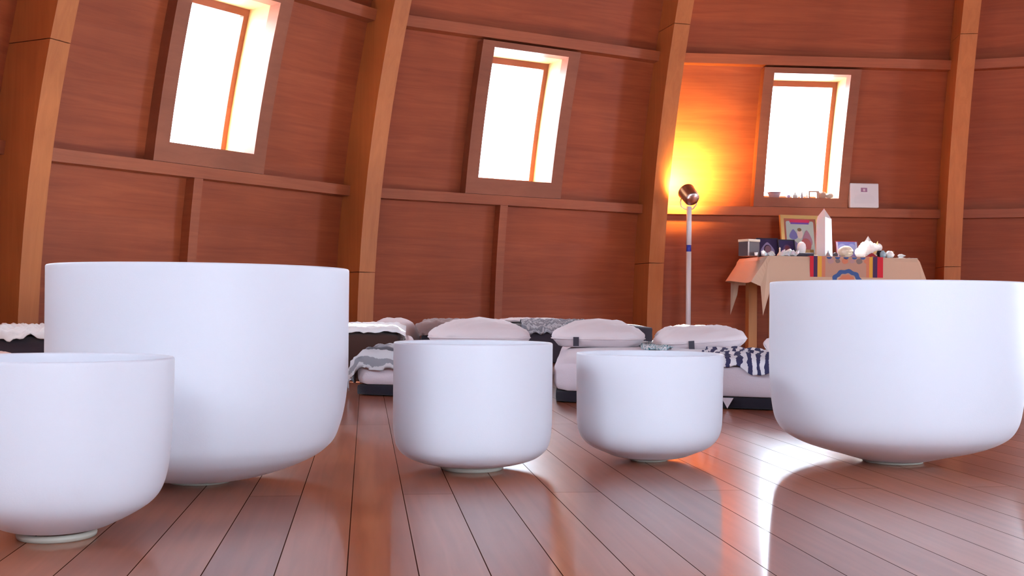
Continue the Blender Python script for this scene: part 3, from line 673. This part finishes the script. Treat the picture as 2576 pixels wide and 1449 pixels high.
photo('photo_card', 'blue and lilac photo card leaning behind the shells, right of the tall crystal', at(K(2144), .30), .185, .145, [(.16, .16, .42), ('r', -.43, .5, .05, .5, (.48, .40, .52)), ('r', .43, .5, .05, .5, (.38, .36, .50)), ('o', -.2, .65, .17, .2, (.26, .27, .52)), ('o', .22, .65, .17, .2, (.26, .27, .52)), ('t', .08, .28, .16, .2, (.26, .14, .34))], AR+R_(-2), R_(14), .006, mat('dark_red_edge', (.25, .02, .03), .5), 'photo', .006)
bm = bmesh.new(); bmesh.ops.create_icosphere(bm, subdivisions=4, radius=.055)
for v in bm.verts:
    a = math.atan2(v.co.y, v.co.x); v.co.z *= .8; f = 1+.05*math.sin(a*7+v.co.z*60); v.co.x *= f*1.05; v.co.y *= f*.8
    if v.co.x > -.01 and v.co.y < -.02 and v.co.z < 0: v.co.y += .02
zm = min(v.co.z for v in bm.verts)
for v in bm.verts: v.co.z -= zm
tag(obj('cream_shell', bm, M_SHELL, None, True, at(K(2129), .09), (0, 0, AR)), 'round cream shell just right of the tall crystal', 'shell')
cup('glass_ball', 'little dark glass ball between the tall crystal and the cream shell', at(K(2102), .14), [(0, 0), (.012, .002), (.019, .012), (.021, .022), (.017, .034), (0, .042)], M_GLASS, 'ornament')
def conch(label, p, L, r, rz, m, tilt=0, name='conch_shell'):
    bm = bmesh.new(); pts = []; rs = []
    prof = catmull([(0.001, -L*.5), (r*.45, -L*.44), (r*.95, -L*.25), (r, -L*.05), (r*.7, L*.15), (r*.35, L*.36), (.002, L*.5)], 5)
    lathe(bm, [(abs(a)*(1+.10*math.sin(z*190)), z) for a, z in prof], 28, M=Matrix.Rotation(R_(90), 4, 'Y'))
    for v in bm.verts:
        if v.co.y < 0 and v.co.z < 0: v.co.y *= 1.25
    zm = min(v.co.z for v in bm.verts)
    for v in bm.verts: v.co.z -= zm
    o = obj(name, bm, m, None, True, p); o.rotation_euler = (0, tilt, rz); return tag(o, label, 'shell')
conch('large white conch shell pointing right at the centre of the shell pile', at(K(2196), .10, .025), .185, .048, AR, M_WHITE, R_(-3))
conch('white upright shell leaning between the cream shell and the large conch', at(K(2166), .06), .085, .036, AR+R_(60), M_WHITE)
bm = bmesh.new(); box(bm, (-.05, -.04, 0), (.05, .04, .027), bev=.008); tag(obj('white_stone', bm, M_WHITE, None, True, at(K(2192), .10), (0, 0, AR)), 'white stone slab under the large conch shell', 'stone')
bm = bmesh.new(); point(bm, .052, .05, .075, 4, tw=.5, taper=.80); obj_p = tag(obj('crystal_pyramid', bm, mat('smoky_crystal', (.45, .43, .45), .15), None, False, at(K(2195), .215, .05), (0, 0, AR+.5)), 'grey crystal point with a gold edge above the conch shells', 'crystal')
bm = bmesh.new(); box(bm, (-.055, -.05, 0), (.055, .05, .05), bev=.006); tag(obj('display_block', bm, M_DARK, None, False, at(K(2195), .215), (0, 0, AR)), 'dark block carrying the grey crystal point behind the conch', 'stand')
bm = bmesh.new(); point(bm, .018, .09, .05, 4, tw=.2, rot=Matrix.Rotation(R_(14), 4, 'Y')); tag(obj('gold_shard', bm, mat('amber_shard', (.85, .62, .30), .3), None, False, at(K(2207), .155, .0)), 'pale amber shard standing right of the grey crystal point', 'crystal')
bm = bmesh.new(); bmesh.ops.create_uvsphere(bm, u_segments=28, v_segments=16, radius=.031)
tag(obj('white_ball', bm, M_WHITE, None, True, at(K(2221), .17, .085)), 'white ball raised on a dark holder at the right of the shell pile', 'ornament')
cup('ball_holder', 'dark flared holder under the white ball', at(K(2224), .17), [(0, 0), (.024, 0), (.012, .012), (.010, .035), (.024, .06), (.018, .061), (0, .05)], M_DARK, 'stand')
bm = bmesh.new(); tube(bm, [(-.05, 0, .048), (.05, -.01, .056)], [.006, .0045], 8); tube(bm, [(-.045, 0, 0), (-.045, 0, .046)], .004, 6); tube(bm, [(.03, -.008, 0), (.03, -.008, .052)], .004, 6); tag(obj('wooden_flute', bm, M_TABLE, None, True, at(K(2247), .19)), 'thin tan stick resting on pegs above the small white shells', 'stick')
cup('glass_bottle', 'small blue-grey glass bottle right of the red cloth', at(K(2228), .05), [(0, 0), (.018, 0), (.022, .02), (.020, .04), (.010, .05), (.010, .056), (0, .056)], mat('blue_glass', (.35, .50, .58), .1), 'bottle')
bm = bmesh.new(); grid(bm, 16, 10, lambda u, v: Vector(((u-.5)*.10, (v-.5)*.07, .004+.028*math.sin(math.pi*u)**2*math.sin(math.pi*v)+.004*wob(u*7, v*5)))); bmesh.ops.solidify(bm, geom=bm.faces[:], thickness=.003)
tag(obj('red_cloth', bm, M_RED, None, True, at(K(2197), .035, .001), (0, 0, AR)), 'crumpled red cloth at the front of the altar', 'cloth')
conch('rounded white shell right of the blue-grey bottle', at(K(2251), .09), .085, .028, AR+R_(20), M_WHITE)
conch('small white shell on the white mat near the right end of the altar', at(K(2281), .08, .008), .06, .014, AR+R_(-20), M_WHITE)
bm = bmesh.new(); grid(bm, 20, 12, lambda u, v: Vector(((u-.5)*.24, (v-.5)*.16, .003+.0025*wob(u*6, v*6)))); bmesh.ops.solidify(bm, geom=bm.faces[:], thickness=.003)
tag(obj('white_napkin', bm, M_SHEET, None, True, at(K(2274), .10, -.001), (0, 0, AR+.05)), 'flat white napkin at the right end of the altar', 'cloth')

# framed notice standing on the lower girt beside the right window
pb = bay(2, .505, 1.1215, OFG-.03)
nt_ = empty('wall_notice', pb, R_(4.67)); nt_.rotation_euler = (R_(-3), 0, R_(4.67)); tag(nt_, 'pale square notice box standing on the timber rail right of the altar window', 'notice')
bm = bmesh.new(); box(bm, (-.118, -.02, 0), (.118, .02, .195), bev=.006); obj('panel', bm, mat('pale_grey_paint', (.66, .62, .64), .6), nt_)
bm = bmesh.new(); box(bm, (-.028, -.0215, .125), (.022, -.0195, .158)); o = obj('emblem', bm, flat('purple_print', (.34, .17, .28)), nt_); o['label'] = 'small purple picture'
bm = bmesh.new(); box(bm, (-.012, -.0225, .13), (.006, -.0212, .15)); obj('emblem_light', bm, flat('pink_print', (.62, .45, .52)), o)
bm = bmesh.new()
for i in range(7): hw = (.055, .075, .080, .085, .085, .088, .080)[i]; box(bm, (-hw, -.0212, .102-i*.011), (hw, -.0196, .1035-i*.011))
obj('text_lines', bm, flat('faint_grey_print', (.55, .51, .53)), nt_)

# small things on the sill of the altar window
GS = 'small keepsakes on the window sill'
def sill(u): return bay(2, u, 1.1955, .225)
tn = lambda nm, c: mat(nm, c, .5)
cup('sill_bowl', 'small mauve dish at the left end of the window sill', sill(-.215), [(0, 0), (.03, 0), (.045, .032), (.040, .032), (.026, .004), (0, .004)], tn('mauve_clay', (.34, .24, .28)), 'dish', group=GS)
cup('sill_bead', 'little lilac pebble next to the mauve dish on the sill', sill(-.10), [(0, 0), (.014, .003), (.016, .01), (.010, .018), (0, .02)], tn('lilac_stone', (.5, .42, .62)), 'pebble', group=GS)
bm = bmesh.new(); point(bm, .022, .012, .026, 5); tag(obj('sill_crystal', bm, tn('grey_stone', (.35, .36, .34)), None, False, sill(-.045)), 'grey pointed rock left of the middle of the sill', 'rock', GS)
bm = bmesh.new(); point(bm, .012, .012, .03, 5); tag(obj('sill_crystal', bm, tn('slate_stone', (.28, .28, .33)), None, False, sill(.01)), 'thin slate-coloured point at the middle of the sill', 'rock', GS)
bm = bmesh.new(); point(bm, .009, .012, .028, 4); tag(obj('sill_crystal', bm, tn('rose_stone', (.6, .4, .34)), None, False, sill(.05)), 'small rosy point beside the arched frame on the sill', 'rock', GS)
bm = bmesh.new(); box(bm, (-.034, -.008, 0), (-.024, .008, .036)); box(bm, (.018, -.008, 0), (.034, .008, .036)); box(bm, (-.034, -.008, .036), (.034, .008, .044)); tag(obj('sill_frame', bm, tn('brown_clay', (.42, .27, .20)), None, False, sill(.105), (0, 0, R_(4.7))), 'tiny brown arched frame right of the middle of the sill', 'frame', GS)
cup('sill_pot', 'small brown pot right of the arched frame on the sill', sill(.175), [(0, 0), (.022, 0), (.026, .02), (.020, .038), (.016, .038), (0, .03)], tn('brown_pottery', (.36, .22, .16)), 'pot', group=GS)
cup('sill_pebble', 'rounded grey-brown pebble at the right end of the sill', sill(.235), [(0, 0), (.022, .004), (.026, .016), (.018, .03), (0, .034)], tn('taupe_stone', (.42, .34, .28)), 'pebble', group=GS)
for o in list(COL.objects):
    if o.get('group') == GS: o.scale = (1.25, 1.25, 1.3)
